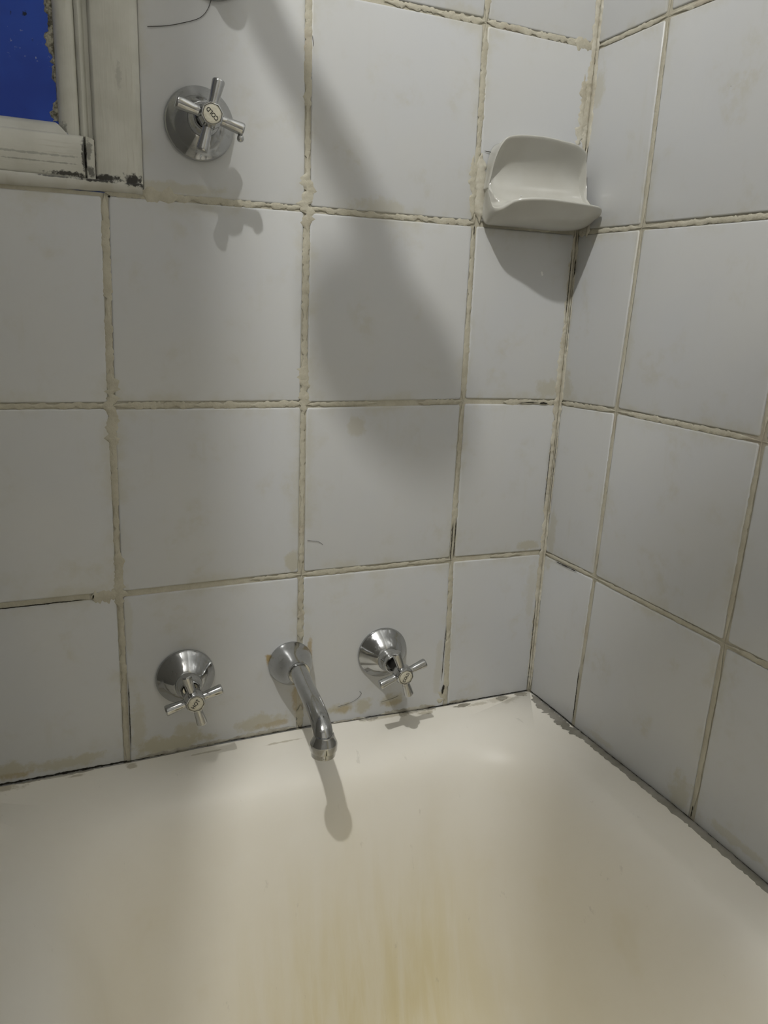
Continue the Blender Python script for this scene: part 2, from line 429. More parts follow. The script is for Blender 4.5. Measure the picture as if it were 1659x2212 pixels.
def strip(name, pts, place, w, h, mat, parent, seed, rag=0.6, base=0.0, wr=None, **kw):
    bm = bmesh.new(); ribbon(bm, pts, place, w, w if wr is None else wr, h, seed, rag, base=base, **kw)
    return build(name, bm, mat, parent, True, 2.0)

sd = 1
for j in range(-1, 4):                                        # upright joints of the tap wall
    for i in (0, 1, 2):
        if i == 0 and j >= 2: continue
        a, b = bnode(i, j), bnode(i, j+1)
        if j == -1: a = (a[0], a[1] + 0.004)
        if i == 1 and j == -1: a = (-0.3402, -0.083)
        for t0, t1 in ((0.0, 0.5), (0.42, 1.0)):
            sd += 1; w = random.uniform(0.0024, 0.0046)
            p0 = (a[0] + (b[0]-a[0])*t0 + random.uniform(-.001, .001), a[1] + (b[1]-a[1])*t0); p1 = (a[0] + (b[0]-a[0])*t1 + random.uniform(-.001, .001), a[1] + (b[1]-a[1])*t1)
            strip('grout_line', [p0, p1], PB, w, 0.0009, M['grout'], wall_back, sd, 0.55, base=-0.0006)
for j in range(0, 4):                                         # level joints
    for i in (-1, 0, 1, 2):
        a, b = bnode(i, j), bnode(i+1, j)
        if j == 3 and i < 1: continue
        if j == 2 and i == -1: continue
        if i == -1 and j == 0: b = (-0.57, -0.0012); a = (a[0], a[1]); continue
        for t0, t1 in ((0.0, 0.45), (0.4, 0.75), (0.7, 1.0)):
            sd += 1
            if random.random() < 0.25: continue
            p0 = (a[0] + (b[0]-a[0])*t0, a[1] + (b[1]-a[1])*t0 + random.uniform(-.0006, .0012)); p1 = (a[0] + (b[0]-a[0])*t1, a[1] + (b[1]-a[1])*t1 + random.uniform(-.0006, .0012))
            strip('grout_line', [p0, p1], PB, random.uniform(0.0022, 0.0038), 0.0007, M['grout'], wall_back, sd, 0.6, base=-0.0007)
for (pts, w) in (([(-0.572, 0.0), (-0.545, 0.0)], 0.0075), ([(-0.5435, -0.02), (-0.542, 0.05)], 0.006), ([(-0.5425, 0.15), (-0.541, 0.24)], 0.0058),
                 ([(-0.3411, 0.19), (-0.3409, 0.25)], 0.0055), ([(-0.3406, 0.38), (-0.3407, 0.44)], 0.007), ([(-0.149, 0.475), (-0.1455, 0.41)], 0.0045),
                 ([(-0.03, 0.6045), (-0.002, 0.605)], 0.006), ([(-0.5385, 0.4003), (-0.505, 0.402)], 0.004), ([(-0.145, -0.203), (-0.137, -0.185)], 0.006), ([(-0.3395, -0.2005), (-0.3398, -0.17)], 0.004),
                 ([(-0.505, 0.402), (-0.47, 0.4022)], 0.0065)):
    sd += 1; strip('grout_line', pts, PB, w, 0.0012, M['grout'], wall_back, sd, 0.7, base=-0.0004)
sd += 1; strip('grout_line', [(-0.1395, 0.478), (-0.1370, 0.44), (-0.1365, 0.405)], PB, 0.0065, 0.0022, M['corner_grout'], wall_back, sd, 0.25)
for j in range(-1, 4):                                        # right wall joints
    for i in (1, 2, 3):
        a, b = rnode(i, j), rnode(i, j+1); sd += 1
        if j == -1: a = (a[0], a[1] + 0.004)
        if (i, j) == (1, -1): a = (-0.1035, -0.12)
        strip('grout_line', [a, b], PR, random.uniform(0.0026, 0.0034), 0.0006, M['grout'], wall_right, sd, 0.28, base=-0.0006)
for j in range(0, 4):
    for i in (0, 1, 2):
        a, b = rnode(i+1, j), rnode(i, j); sd += 1
        strip('grout_line', [a, b], PR, random.uniform(0.0024, 0.0034), 0.0007, M['grout'], wall_right, sd, 0.45, base=-0.0007)
sd += 1; strip('grout_line', [(-0.025, 0.4055), (-0.002, 0.408)], PR, 0.008, 0.0022, M['corner_grout'], wall_right, sd, 0.8)
for z0, z1, w in ((-0.2065, -0.06, 0.0040), (-0.09, 0.06, 0.0045), (0.03, 0.20, 0.0052), (0.17, 0.30, 0.0066), (0.27, 0.406, 0.0050), (0.49, 0.60, 0.0072), (0.57, 0.72, 0.0050), (0.40, 0.50, 0.004)):
    sd += 1                                                   # the fillet in the corner, one ragged face on each wall
    strip('corner_grout', [(-0.0016, z0), (-0.0016, z1)], PB, w, 0.0014, M['corner_grout'], wall_back, sd, 0.35, wr=0.0016)
    sd += 1
    strip('corner_grout', [(-0.0016, z0), (-0.0016, z1)], PR, w*0.75, 0.0014, M['corner_grout'], wall_right, sd, 0.35, wr=0.0016)
sd += 1; strip('corner_grout', [(-0.012, 0.575), (-0.009, 0.52), (-0.013, 0.49)], PB, 0.0045, 0.0010, M['corner_grout'], wall_back, sd, 0.9)
# cracks and gaps in the grout
for pts, w, pl, par in (([(-0.031, 0.1989), (-0.0184, 0.1988)], 0.0012, PB, wall_back), ([(-0.062, 0.1995), (-0.031, 0.2005)], 0.0004, PB, wall_back),
        ([(-0.70, -0.0026), (-0.6325, -0.0026), (-0.6018, -0.0022), (-0.5702, -0.0022)], 0.0006, PB, wall_back), ([(-0.5702, -0.0026), (-0.5690, 0.0022)], 0.0006, PB, wall_back),
        ([(-0.1388, 0.0551), (-0.1391, 0.0029)], 0.0005, PB, wall_back), ([(-0.1430, 0.0521), (-0.1434, -0.001)], 0.0006, PB, wall_back),
        ([(-0.1397, -0.1756), (-0.1415, -0.1902)], 0.0013, PB, wall_back), ([(-0.1425, -0.09), (-0.1436, -0.17)], 0.0004, PB, wall_back),
        ([(-0.0050, -0.0738), (-0.0045, -0.20)], 0.0005, PB, wall_back), ([(-0.0045, 0.30), (-0.005, 0.385)], 0.0005, PB, wall_back), ([(-0.0075, 0.06), (-0.0068, 0.15)], 0.0004, PB, wall_back),
        ([(-0.1426, 0.4013), (-0.1429, 0.3914)], 0.0007, PB, wall_back), ([(-0.137, 0.4803), (-0.1207, 0.4792)], 0.0005, PB, wall_back),
        ([(-0.5386, -0.1031), (-0.5393, -0.1897)], 0.0004, PB, wall_back), ([(-0.5361, 0.3967), (-0.5335, 0.3967)], 0.0010, PB, wall_back), ([(-0.5330, 0.4035), (-0.507, 0.4030)], 0.0005, PB, wall_back),
        ([(-0.1010, -0.123), (-0.1012, -0.2024)], 0.0007, PR, wall_right), ([(-0.3062, -0.1857), (-0.3058, -0.2008)], 0.0007, PR, wall_right),
        ([(-0.0050, 0.3739), (-0.0046, 0.3524)], 0.0009, PR, wall_right), ([(-0.0765, -0.0040), (-0.0276, -0.0055)], 0.0006, PR, wall_right), ([(-0.004, 0.05), (-0.0042, 0.17)], 0.0004, PR, wall_right),
        ([(-0.0046, 0.345), (-0.0046, 0.26)], 0.0003, PR, wall_right), ([(-0.3425+0.0038, 0.562), (-0.3372, 0.552)], 0.0003, PB, wall_back)):
    sd += 1; strip('crack', pts, pl, w, 0.0002, M['crack'], par, sd, 0.5, base=0.0011 if w < 0.0018 else 0.0016, step=0.0012)
# dark open gap where the tiles stop short of the tub
xs_ = [-0.734, -0.6742, -0.6145, -0.544, -0.4792, -0.4247, -0.3734, -0.3439, -0.2699, -0.1777, -0.1359, -0.0929, -0.003]
for k in range(len(xs_)-1):
    sd += 1; w = (0.0007, 0.0010, 0.0011, 0.0005, 0.0004, 0.0004, 0.0004, 0.0005, 0.0004, 0.0005, 0.0006, 0.0006)[k]
    pts = [(xs_[k] + (xs_[k+1]-xs_[k])*t/4, rim_z(xs_[k] + (xs_[k+1]-xs_[k])*t/4, 0) + 0.0003 + w) for t in range(5)]
    strip('crack', pts, PB, w, 0.0001, M['crack'], wall_back, sd, 0.6, base=0.0004, step=0.0012, fade=False)
ys_ = [-0.9, -0.42, -0.305, -0.2, -0.1, -0.05, -0.004]
for k in range(6):
    sd += 1; w = (0.0003, 0.0003, 0.0004, 0.0004, 0.0007, 0.0007)[k]
    strip('crack', [(y, rim_z(0, y) + 0.0003 + w) for y in (ys_[k], (ys_[k]+ys_[k+1])/2, ys_[k+1])], PR, w, 0.0001, M['crack'], wall_right, sd, 0.5, base=0.0004, fade=False)
# hardened old sealant left along the foot of the tiles
for pts, w in (([(-0.535, -0.2025), (-0.42, -0.1998)], 0.0022), ([(-0.43, -0.1995), (-0.345, -0.1990)], 0.0024), ([(-0.30, -0.2035), (-0.25, -0.2040)], 0.0016),
               ([(-0.23, -0.2035), (-0.15, -0.2050)], 0.0030), ([(-0.13, -0.2045), (-0.10, -0.2050)], 0.0022)):
    sd += 1; strip('old_sealant', pts, PB, w, 0.0012, M['old_sealant'], wall_back, sd, 0.6)

# ------------------------------------------------------------------ window in the tap wall
def extr(bm, prof, z0, z1, place):
    """prof: (across, depth) polyline; run between two ends; z0 / z1 callables of the across value"""
    add_rings(bm, [[place(u, z0(u), d) for u, d in prof], [place(u, z1(u), d) for u, d in prof]], True, True, True)
win = bpy.data.objects.new('window_1', None); COL.objects.link(win); win.location = (0, 0, 0); tag(win, kind='structure')
def vprof(pts, back=0.05): return [(pts[0][0], back)] + pts + [(pts[-1][0], back)]
zt = lambda u: 1.155
PV = lambda u, z, d: (u, d, z)
# right jamb: board with a soft outer arris
cas = [(-0.5455, 0.0035), (-0.5445, -0.0030), (-0.5430, -0.0042), (-0.512, -0.0045), (-0.5085, -0.0040), (-0.5060, -0.0028), (-0.5046, -0.0010), (-0.5034, -0.0002), (-0.5031, 0.0050)]
bm = bmesh.new(); extr(bm, vprof(cas), lambda u: 0.4095, zt, PV); build('jamb', bm, M['casing'], win, True, 0.9)
b2 = [(-0.5502, 0.0065), (-0.5495, 0.0058), (-0.5462, 0.0058), (-0.5456, 0.0066)]
bm = bmesh.new(); extr(bm, vprof([(-0.5566, 0.0052), (-0.5555, 0.0022), (-0.5535, 0.0012), (-0.5515, 0.0022), (-0.5500, 0.0050), (-0.5492, 0.0062), (-0.5457, 0.0062)]), lambda u: 0.4462, zt, PV)
build('outer_bead', bm, M['moulding'], win, True, 0.9)
mit = lambda u: 0.4460 + max(0, min(1, (-0.5661 - u)/0.0104))*0.0118
bm = bmesh.new(); extr(bm, vprof([(-0.5742, 0.0150), (-0.5736, 0.0120), (-0.5715, 0.0085), (-0.5680, 0.0055), (-0.5640, 0.0042), (-0.5600, 0.0040), (-0.5575, 0.0048), (-0.5568, 0.0060)]), mit, zt, PV)
build('inner_bead', bm, M['moulding'], win, True, 0.9)
# level members: bottom rail, sloping bead over it, painted sill strip under it
PH = lambda v, x, d: (x, d, v)
bm = bmesh.new(); extr(bm, vprof([(0.4085, 0.004), (0.4100, -0.0015), (0.4125, -0.0030), (0.4440, -0.0030), (0.4462, -0.0012), (0.4470, 0.003)]), lambda v: -0.708, lambda v: -0.5545, PH)
build('bottom_rail', bm, M['rail'], win, True, 0.9)
mh = lambda v: -0.5661 - max(0, min(1, (v-0.4460)/0.0118))*0.0104 - 0.0004
bm = bmesh.new(); extr(bm, vprof([(0.4462, 0.0030), (0.4490, 0.0048), (0.4530, 0.0070), (0.4560, 0.0105), (0.4578, 0.0150)]), lambda v: -0.706, mh, PH)
build('bottom_bead', bm, M['rail'], win, True, 0.9)
bm = bmesh.new()                                               # end-grain plug of filler between rail and jamb
extr(bm, vprof([(-0.5542, 0.003), (-0.5525, -0.0020), (-0.5480, -0.0030), (-0.5455, -0.0015)]), lambda u: 0.4100, lambda u: 0.4462 - 0.35*max(0, u+0.552)*1.0, PV)
build('filler', bm, M['rail'], win, True, 0.9)
rows = []
for k in range(61):
    x = -0.736 + (0.736-0.5045)*k/60
    w = 0.0007*fbm(x*60, 3); s = (k/60)
    z0 = 0.3975 + 0.0042*s + w; z1 = 0.4108 + 0.4*w
    rows.append([(x, 0.004, z0-0.0004), (x, -0.0012, z0), (x, -0.0042, z0+0.003), (x, -0.0058, z1-0.003), (x, -0.0048, z1-0.0006), (x, 0.004, z1)])
bm = bmesh.new(); add_rings(bm, rows, True, True, True); build('sill_strip', bm, M['sill_paint'], win, True, 0.9)
# the far side, beyond the left of the picture, and the head
bm = bmesh.new(); add_box(bm, (-0.736, -0.004, 0.409), (-0.706, 0.05, 1.155)); build('jamb', bm, M['casing'], win, False)
bm = bmesh.new(); add_box(bm, (-0.706, 0.003, 0.446), (-0.692, 0.05, 1.12)); build('inner_bead', bm, M['moulding'], win, False)
bm = bmesh.new(); add_box(bm, (-0.706, -0.004, 1.12), (-0.557, 0.05, 1.156)); build('head_rail', bm, M['rail'], win, False)
bm = bmesh.new(); add_box(bm, (-0.703, 0.0165, 0.447), (-0.565, 0.0205, 1.13)); build('glass_pane', bm, M['dusk_glass'], win, False)
# crumbling putty down the right of the pane
bm = bmesh.new(); rows = []
for k in range(161):
    z = 0.4585 + 0.30*k/160
    w = 0.0036 + 0.0062*fbm(z*38, 2.2, 0, 4) + 0.0030*fbm(z*160, 7) + 0.003*max(0, (z-0.50)*9)
    w = max(0.0007, min(0.0085, w))
    xr = -0.5738
    rows.append([(xr+0.001, 0.0168, z), (xr, 0.0138 - 0.001*fbm(z*200, 1), z), (xr - w*0.6, 0.0146 - 0.0012*fbm(z*230, 4), z), (xr - w, 0.0168, z)])
add_rings(bm, rows, False); build('putty', bm, M['putty'], win, True, 2.0)

# ------------------------------------------------------------------ bathtub
TX0, TX1, TY0, TY1 = -0.735, -0.0010, -1.62, -0.0010
LV = [(0.0005, 0.0005, 0.0005, RZ-0.50, 0.004), (0.0005, 0.0005, 0.0005, RZ-0.02, 0.004), (0.0005, 0.0005, 0.0005, RZ-0.0012, 0.004), (0.0012, 0.0012, 0.0012, RZ, 0.004)]
inner = [(0.036, 0.050, 0.05, RZ-0.0006, 0.085), (0.052, 0.060, 0.06, RZ-0.003, 0.088), (0.068, 0.069, 0.08, RZ-0.0085, 0.090), (0.082, 0.077, 0.10, RZ-0.018, 0.092), (0.093, 0.084, 0.12, RZ-0.034, 0.095),
         (0.102, 0.090, 0.15, RZ-0.058, 0.100), (0.112, 0.096, 0.18, RZ-0.095, 0.105), (0.128, 0.103, 0.24, RZ-0.17, 0.115), (0.146, 0.110, 0.30, RZ-0.25, 0.125), (0.163, 0.118, 0.36, RZ-0.315, 0.13),
         (0.186, 0.132, 0.41, RZ-0.357, 0.13), (0.222, 0.160, 0.45, RZ-0.382, 0.12), (0.275, 0.205, 0.50, RZ-0.393, 0.10), (0.34, 0.25, 0.56, RZ-0.396, 0.08)]
def smooth_levels(lv, sub):
    out = []
    for i in range(len(lv)-1):
        P_ = [lv[max(i-1, 0)], lv[i], lv[i+1], lv[min(i+2, len(lv)-1)]]
        for k in range(sub):
            t = k/sub
            out.append(tuple(0.5*((2*b) + (c-a)*t + (2*a-5*b+4*c-d)*t*t + (3*b-a-3*c+d)*t**3) for a, b, c, d in zip(*P_)))
    out.append(lv[-1]); return out
def outline(ob, os_, of, z, r, nc=10, ns=22):
    x0, x1, y0, y1 = TX0+os_*(1.5 if os_ > 0.01 else 1), TX1-os_, TY0+of, TY1-ob
    cs = [(x1-r, y1-r, 0), (x0+r, y1-r, PI/2), (x0+r, y0+r, PI), (x1-r, y0+r, 1.5*PI)]
    pts = []
    for k, (cx, cy, a0) in enumerate(cs):
        arc = [(cx + r*math.cos(a0 + PI/2*i/nc), cy + r*math.sin(a0 + PI/2*i/nc)) for i in range(nc+1)]
        pts += arc
        nx, ny, na = cs[(k+1) % 4]; e = (nx + r*math.cos(na), ny + r*math.sin(na)); s = arc[-1]
        pts += [(s[0] + (e[0]-s[0])*i/ns, s[1] + (e[1]-s[1])*i/ns) for i in range(1, ns)]
    return [(x, y, z) for x, y in pts]
bm = bmesh.new()
rings = [[(x, y, z + rim_dz(x, y)*max(0.0, min(1.0, 1 - (RZ - z)/0.06))) for x, y, z in outline(*l)] for l in LV + smooth_levels(inner, 4)]
add_rings(bm, rings, True, False, True)
tub = tag(build('bathtub', bm, M['enamel'], None, True, 0.9), 'large cream enamel bathtub with yellow stains running down its end below the chrome spout', 'bathtub')
PT = lambda u, v, h: (min(u, -0.0012), min(v, -0.0012), rim_z(u, v) + h)
strip_s = []
sd += 1; strip('sealant_bead', [(-0.0030, -1.25), (-0.0030, -0.30), (-0.0030, -0.115)], PT, 0.0072, 0.0024, M['sealant'], tub, sd, 0.25, base=0.0, wr=0.0025, fade=False, step=0.003)
sd += 1; strip('sealant_bead', [(-0.0070, -0.14), (-0.0085, -0.085), (-0.0065, -0.035), (-0.004, -0.012)], PT, 0.0085, 0.0009, M['sealant'], tub, sd, 0.6, wr=0.0060)
for pts, w in (([(-0.060, -0.0075), (-0.040, -0.0085)], 0.0058), ([(-0.028, -0.005), (-0.008, -0.007)], 0.0050), ([(-0.20, -0.003), (-0.15, -0.003)], 0.0022), ([(-0.262, -0.004), (-0.235, -0.004)], 0.0026),
               ([(-0.128, -0.009), (-0.100, -0.008)], 0.0035), ([(-0.66, -0.003), (-0.58, -0.003)], 0.0016)):
    sd += 1; strip('old_sealant', pts, PT, w, 0.0006, M['old_sealant'], tub, sd, 0.8)

# ------------------------------------------------------------------ taps
def lettering(word, ang, width, d, mat, parent, ring_r):
    cu = bpy.data.curves.new('lettering', 'FONT'); cu.body = word; cu.align_x = 'CENTER'; cu.align_y = 'CENTER'; cu.size = 1.0; cu.extrude = 0.0; cu.offset = 0.014
    t = bpy.data.objects.new('lettering_text', cu); COL.objects.link(t)
    dg = bpy.context.evaluated_depsgraph_get(); dg.update()
    me = bpy.data.meshes.new_from_object(t.evaluated_get(dg))
    COL.objects.unlink(t); bpy.data.objects.remove(t)
    xs = [v.co.x for v in me.vertices]; ys = [v.co.y for v in me.vertices]
    s = width/(max(xs)-min(xs)); cx = (max(xs)+min(xs))/2; cy = (max(ys)+min(ys))/2
    ca, sa = math.cos(ang), math.sin(ang)
    for v in me.vertices:
        a, b = (v.co.x-cx)*s, (v.co.y-cy)*s*1.12
        v.co = (a*ca - b*sa, -d, a*sa + b*ca)
    bm = bmesh.new(); bm.from_mesh(me); bpy.data.meshes.remove(me)
    n = 40; w = 0.00035
    add_rings(bm, [[((ring_r+k*w)*math.cos(2*PI*i/n), -d, (ring_r+k*w)*math.sin(2*PI*i/n)) for i in range(n)] for k in (0, 1)])
    return build('lettering', bm, mat, parent, False)

def tap(loc, hub_off, front, phi, word, wang, label, group, scratch=None):
    t = empty('tap', loc, label, 'tap', group)
    bm = bmesh.new()
    lathe(bm, [(0.0318, -0.0005), (0.0328, 0.0006), (0.0331, 0.0022), (0.0326, 0.0038), (0.0312, 0.0050), (0.0262, 0.0118), (0.0212, 0.0178), (0.0170, 0.0218), (0.0158, 0.0228), (0.0150, 0.0232), (0.0146, 0.0225)], 64, False)
    fl = build('flange', bm, M['chrome'], t, True, 0.6)
    bm = bmesh.new()
    lathe(bm, [(0.0152, 0.020), (0.0150, 0.0245), (0.0140, 0.0285), (0.0122, 0.0318), (0.0112, 0.0340), (0.0112, 0.0368), (0.0104, 0.0376), (0.0088, 0.0372), (0.0082, 0.033)], 48, True)
    build('collar', bm, M['chrome'], t, True, 0.7)
    bm = bmesh.new(); hx, hz = hub_off
    pts = [(0, -0.030, 0), (hx*0.6, -0.045, hz*0.6), (hx, -(front-0.012), hz)]
    add_tube(bm, pts, 0.0062, 16); build('spindle', bm, M['dark_metal'], t)
    h = bpy.data.objects.new('handle', None); COL.objects.link(h); h.parent = t; h.location = (hx, 0, hz)
    bm = bmesh.new(); f = front
    lathe(bm, [(0.0070, f-0.0195), (0.0088, f-0.0190), (0.0108, f-0.0165), (0.0118, f-0.0140), (0.0119, f-0.0070), (0.0113, f-0.0038), (0.0104, f-0.0012), (0.0099, f-0.0002), (0.0092, f), (0.0089, f-0.0006), (0.0089, f-0.0016)], 8, True, phase=phi + PI/8, cap0=True)
    bmesh.ops.bevel(bm, geom=[e for e in bm.edges if abs((e.verts[0].co - e.verts[1].co).y) > 0.0012], offset=0.0014, segments=2, affect='EDGES')
    build('hub', bm, M['chrome'], h, True, 0.5)
    for k in range(4):
        a = phi + k*PI/2; ca, sa = math.cos(a), math.sin(a)
        bm = bmesh.new()
        prof = [(0.0088, 0.0044), (0.0112, 0.0046), (0.0122, 0.0044), (0.0150, 0.00465), (0.0290, 0.00575), (0.0303, 0.0056), (0.0311, 0.0050), (0.0314, 0.0040)]
        rings = [[(r_*ca - q*math.cos(b)*sa, -(f-0.0095) + q*math.sin(b), r_*sa + q*math.cos(b)*ca) for b in [2*PI*i/24 for i in range(24)]] for r_, q in prof]
        add_rings(bm, rings, True, True, True)
        build('arm', bm, M['chrome'], h, True, 0.6)
    bm = bmesh.new()
    lathe(bm, [(0.0089, f-0.003), (0.0089, f-0.0009), (0.0084, f-0.0004), (0.005, f-0.0002)], 40, True)
    cp = build('cap', bm, M['cap'], h, True, 0.8); cp['label'] = 'cream disc marked ' + word
    l = lettering(word, wang, 0.0126 if word == 'COLD' else 0.0112, f + 0.00008, M['ink'], h, 0.0080)
    l.name = 'lettering'
    return t

R = math.radians
t1 = tap((-0.4500, 0, 0.4688), (0.0010, -0.0015), 0.060, R(75), 'COLD', R(136), 'chrome cross-handle tap marked COLD, high on the wall beside the window', 'chrome cross-handle taps')
t2 = tap((-0.4769, 0, -0.1075), (0.0001, 0.0003), 0.068, R(15), 'HOT', R(54), 'chrome cross-handle tap marked HOT, left of the bath spout', 'chrome cross-handle taps')
t3 = tap((-0.2325, 0, -0.1140), (-0.0002, 0.0006), 0.074, R(19), 'COLD', R(62), 'chrome cross-handle tap marked COLD, right of the bath spout above the rim', 'chrome cross-handle taps')

bm = bmesh.new(); bmesh.ops.create_icosphere(bm, subdivisions=2, radius=0.0030)
for v in bm.verts: v.co = (0.0283 + v.co.x*1.1, -0.0500 + v.co.y*0.9, -0.0172 + v.co.z*(1.0 if v.co.z < 0 else 1.5))
wd = build('water_drop', bm, M['chrome'], t1); wd['label'] = 'drop of water hanging from the right arm'
# ------------------------------------------------------------------ spout
sp = empty('bath_spout', (-0.3530, 0, -0.1097), 'curved chrome bath spout with a bell flange, between the HOT and COLD taps', 'spout')
bm = bmesh.new()
lathe(bm, [(0.0262, -0.0005), (0.0270, 0.0008), (0.0271, 0.0024), (0.0264, 0.0038), (0.0256, 0.0075), (0.0245, 0.0125), (0.0230, 0.0175), (0.0206, 0.0230), (0.0176, 0.0285), (0.0150, 0.0340), (0.0135, 0.0390), (0.0129, 0.0430), (0.0131, 0.0440), (0.0131, 0.0456), (0.0124, 0.0464), (0.0100, 0.0462)], 64, False)
build('flange', bm, M['chrome'], sp, True, 0.8)
for v in sp.children[0].data.vertices:                          # the bell leans a little to where the tube leaves
    k = max(0, -v.co.y)/0.046; v.co.z += 0.0080*k*k; v.co.x -= 0.0025*k
bm = bmesh.new()
off = Vector((-0.3530, 0, -0.1097))
path = [Vector(p) - off for p in [(-0.3548, -0.036, -0.1045), (-0.3565, -0.0509, -0.1003), (-0.3587, -0.0823, -0.1025), (-0.3608, -0.1133, -0.1032), (-0.3624, -0.1375, -0.1062), (-0.3634, -0.1510, -0.1120), (-0.3638, -0.1562, -0.1180), (-0.3639, -0.1578, -0.1225)]]
add_tube(bm, catmull(path, 6), 0.0102, 28); build('tube', bm, M['chrome'], sp, True, 0.9)
def yaxis_lathe(name, prof, mat):
    bm = bmesh.new(); tx, ty = -0.0109, -0.1580
    add_rings(bm, [[(tx + r*math.cos(2*PI*i/40), ty + r*math.sin(2*PI*i/40) - 0.06*(z0+0.012), z0) for i in range(40)] for r, z0 in prof], True, True, True)
    return build(name, bm, mat, sp, True, 0.6)
z_ = -0.0165
yaxis_lathe('collar', [(0.0102, z_+0.0125), (0.0106, z_+0.0110), (0.0124, z_+0.0065), (0.0138, z_+0.0035), (0.0141, z_+0.0020), (0.0141, z_-0.0040), (0.0137, z_-0.0050), (0.0120, z_-0.0052)], M['chrome'])
yaxis_lathe('aerator', [(0.0120, z_-0.0045), (0.0126, z_-0.0050), (0.0126, z_-0.0112), (0.0119, z_-0.0120), (0.0105, z_-0.0118)], M['chrome'])

# ------------------------------------------------------------------ ceramic soap dish in the corner
lip = catmull([(-0.1370, -0.0160, 0.4400), (-0.1385, -0.0235, 0.4290), (-0.1380, -0.0310, 0.4195), (-0.1330, -0.0420, 0.4190), (-0.1215, -0.0540, 0.4270), (-0.0950, -0.0665, 0.4290), (-0.0600, -0.0660, 0.4285), (-0.0250, -0.0580, 0.4285), (-0.0065, -0.0490, 0.4275), (-0.0040, -0.0440, 0.4215)], 5)
top = catmull([(-0.1370, -0.0160, 0.4400), (-0.1345, -0.0175, 0.4560), (-0.1335, -0.0225, 0.4705), (-0.1290, -0.0275, 0.4850), (-0.1190, -0.0308, 0.4930), (-0.0850, -0.0320, 0.4963), (-0.0525, -0.0310, 0.4953), (-0.0310, -0.0295, 0.4934), (-0.0175, -0.0270, 0.4877), (-0.0135, -0.0235, 0.4795)], 5)
rows = []
nu = len(lip)
for k in range(nu):
    s = k/(nu-1); T, Lp = top[k], lip[k]
    grow = 1 - (1 - min(1.0, s/0.42))**2.4                            # the scoop opens up from its closed left end
    zb = 0.4025 + 0.0085*max(0, (s-0.72)/0.28)**1.5
    A = Vector((T.x, 0, 0)); B_ = Vector((Lp.x, 0, 0))
    def at(f, y, z): return Vector((A.x + (B_.x - A.x)*f, y, z))
    full = [at(0.0, -0.0175, T.z*0.55 + 0.460*0.45), at(0.0, -0.0092, T.z*0.15 + 0.458*0.85), at(0.15, -0.0130, 0.4450), at(0.35, -0.0215, 0.4335), at(0.6, -0.0350, 0.4265), at(0.9, Lp.y*0.80, 0.4240), at(1.0, Lp.y*0.95, Lp.z*0.7 + 0.425*0.3)]
    lin = [T.lerp(Lp, (q+1)/8) + Vector((0.003, 0.003, 0))*math.sin(PI*(q+1)/8)*min(1, k/5) for q in range(7)]
    inner_ = [l.lerp(F, grow) for l, F in zip(lin, full)]
    sc = 0.985
    Wt = Vector((-0.07 + (T.x+0.07)*0.97, -0.0006, 0.45 + (T.z-0.45)*0.93))
    wb_x = -0.07 + (Lp.x+0.07)*0.93
    Wb = Vector((wb_x, -0.0006, 0.438)).lerp(Vector((wb_x, -0.0006, zb + 0.0015)), grow)
    fo = [Vector((Lp.x, Lp.y*0.99, Lp.z - 0.0045)), Vector((Lp.x*0.99, Lp.y*0.86, Lp.z*0.52 + zb*0.48)), Vector((Lp.x*0.97, Lp.y*0.62, zb + 0.0040)), Vector((Lp.x*0.96, Lp.y*0.38, zb + 0.0004)), Vector((wb_x, -0.0080, zb))]
    lo_l = [Lp.lerp(Wb, (q+1)/6) for q in range(5)]
    outer_ = [l.lerp(F, grow) for l, F in zip(lo_l, fo)]
    sec = [Wt, Vector((Wt.x, -0.006, Wt.z + 0.0005)), T + Vector((0, 0.0052, -0.0002)), T + Vector((0, 0.0026, 0.0010)), T] + inner_ + [Lp + Vector((0, 0.0018, 0.0004)), Lp + Vector((0, -0.0010, 0)), Lp + Vector((0, -0.0018, -0.0020))] + outer_ + [Wb]
    if k == 0: sec = [Wt, Wt.lerp(T, 0.35), Wt.lerp(T, 0.7)] + [T + Vector((0, -0.0002*q, 0)) for q in range(12)] + [Lp.lerp(Wb, (q+1)/6) for q in range(5)] + [Wb]
    for p in sec: p.x = min(p.x, -0.0030)
    rows.append(sec)
bm = bmesh.new(); add_rings(bm, rows, False)
bm.verts.ensure_lookup_table()
nsec = len(rows[0]); bm.faces.new([bm.verts[(nu-1)*nsec + i] for i in range(nsec)]); bm.faces.new([bm.verts[i] for i in range(nsec)][::-1])
dish = build('soap_dish', bm, M['ceramic'], None, True, 3.0)
tag(dish, 'white ceramic scoop-shaped soap dish fixed in the corner of the tiled walls', 'soap dish')
ss = dish.modifiers.new('soft', 'SUBSURF'); ss.levels = 2; ss.render_levels = 2
def drop(x, y, z, r, sx=1, sz=1):
    bm = bmesh.new(); bmesh.ops.create_icosphere(bm, subdivisions=2, radius=r)
    for v in bm.verts: v.co = (x + v.co.x*sx, y + v.co.y*0.6, z + v.co.z*sz)
    build('water_drop', bm, M['water'], dish)
for d_ in ((-0.119, -0.0562, 0.4296, 0.0006, 2.2, .8),): drop(*d_)

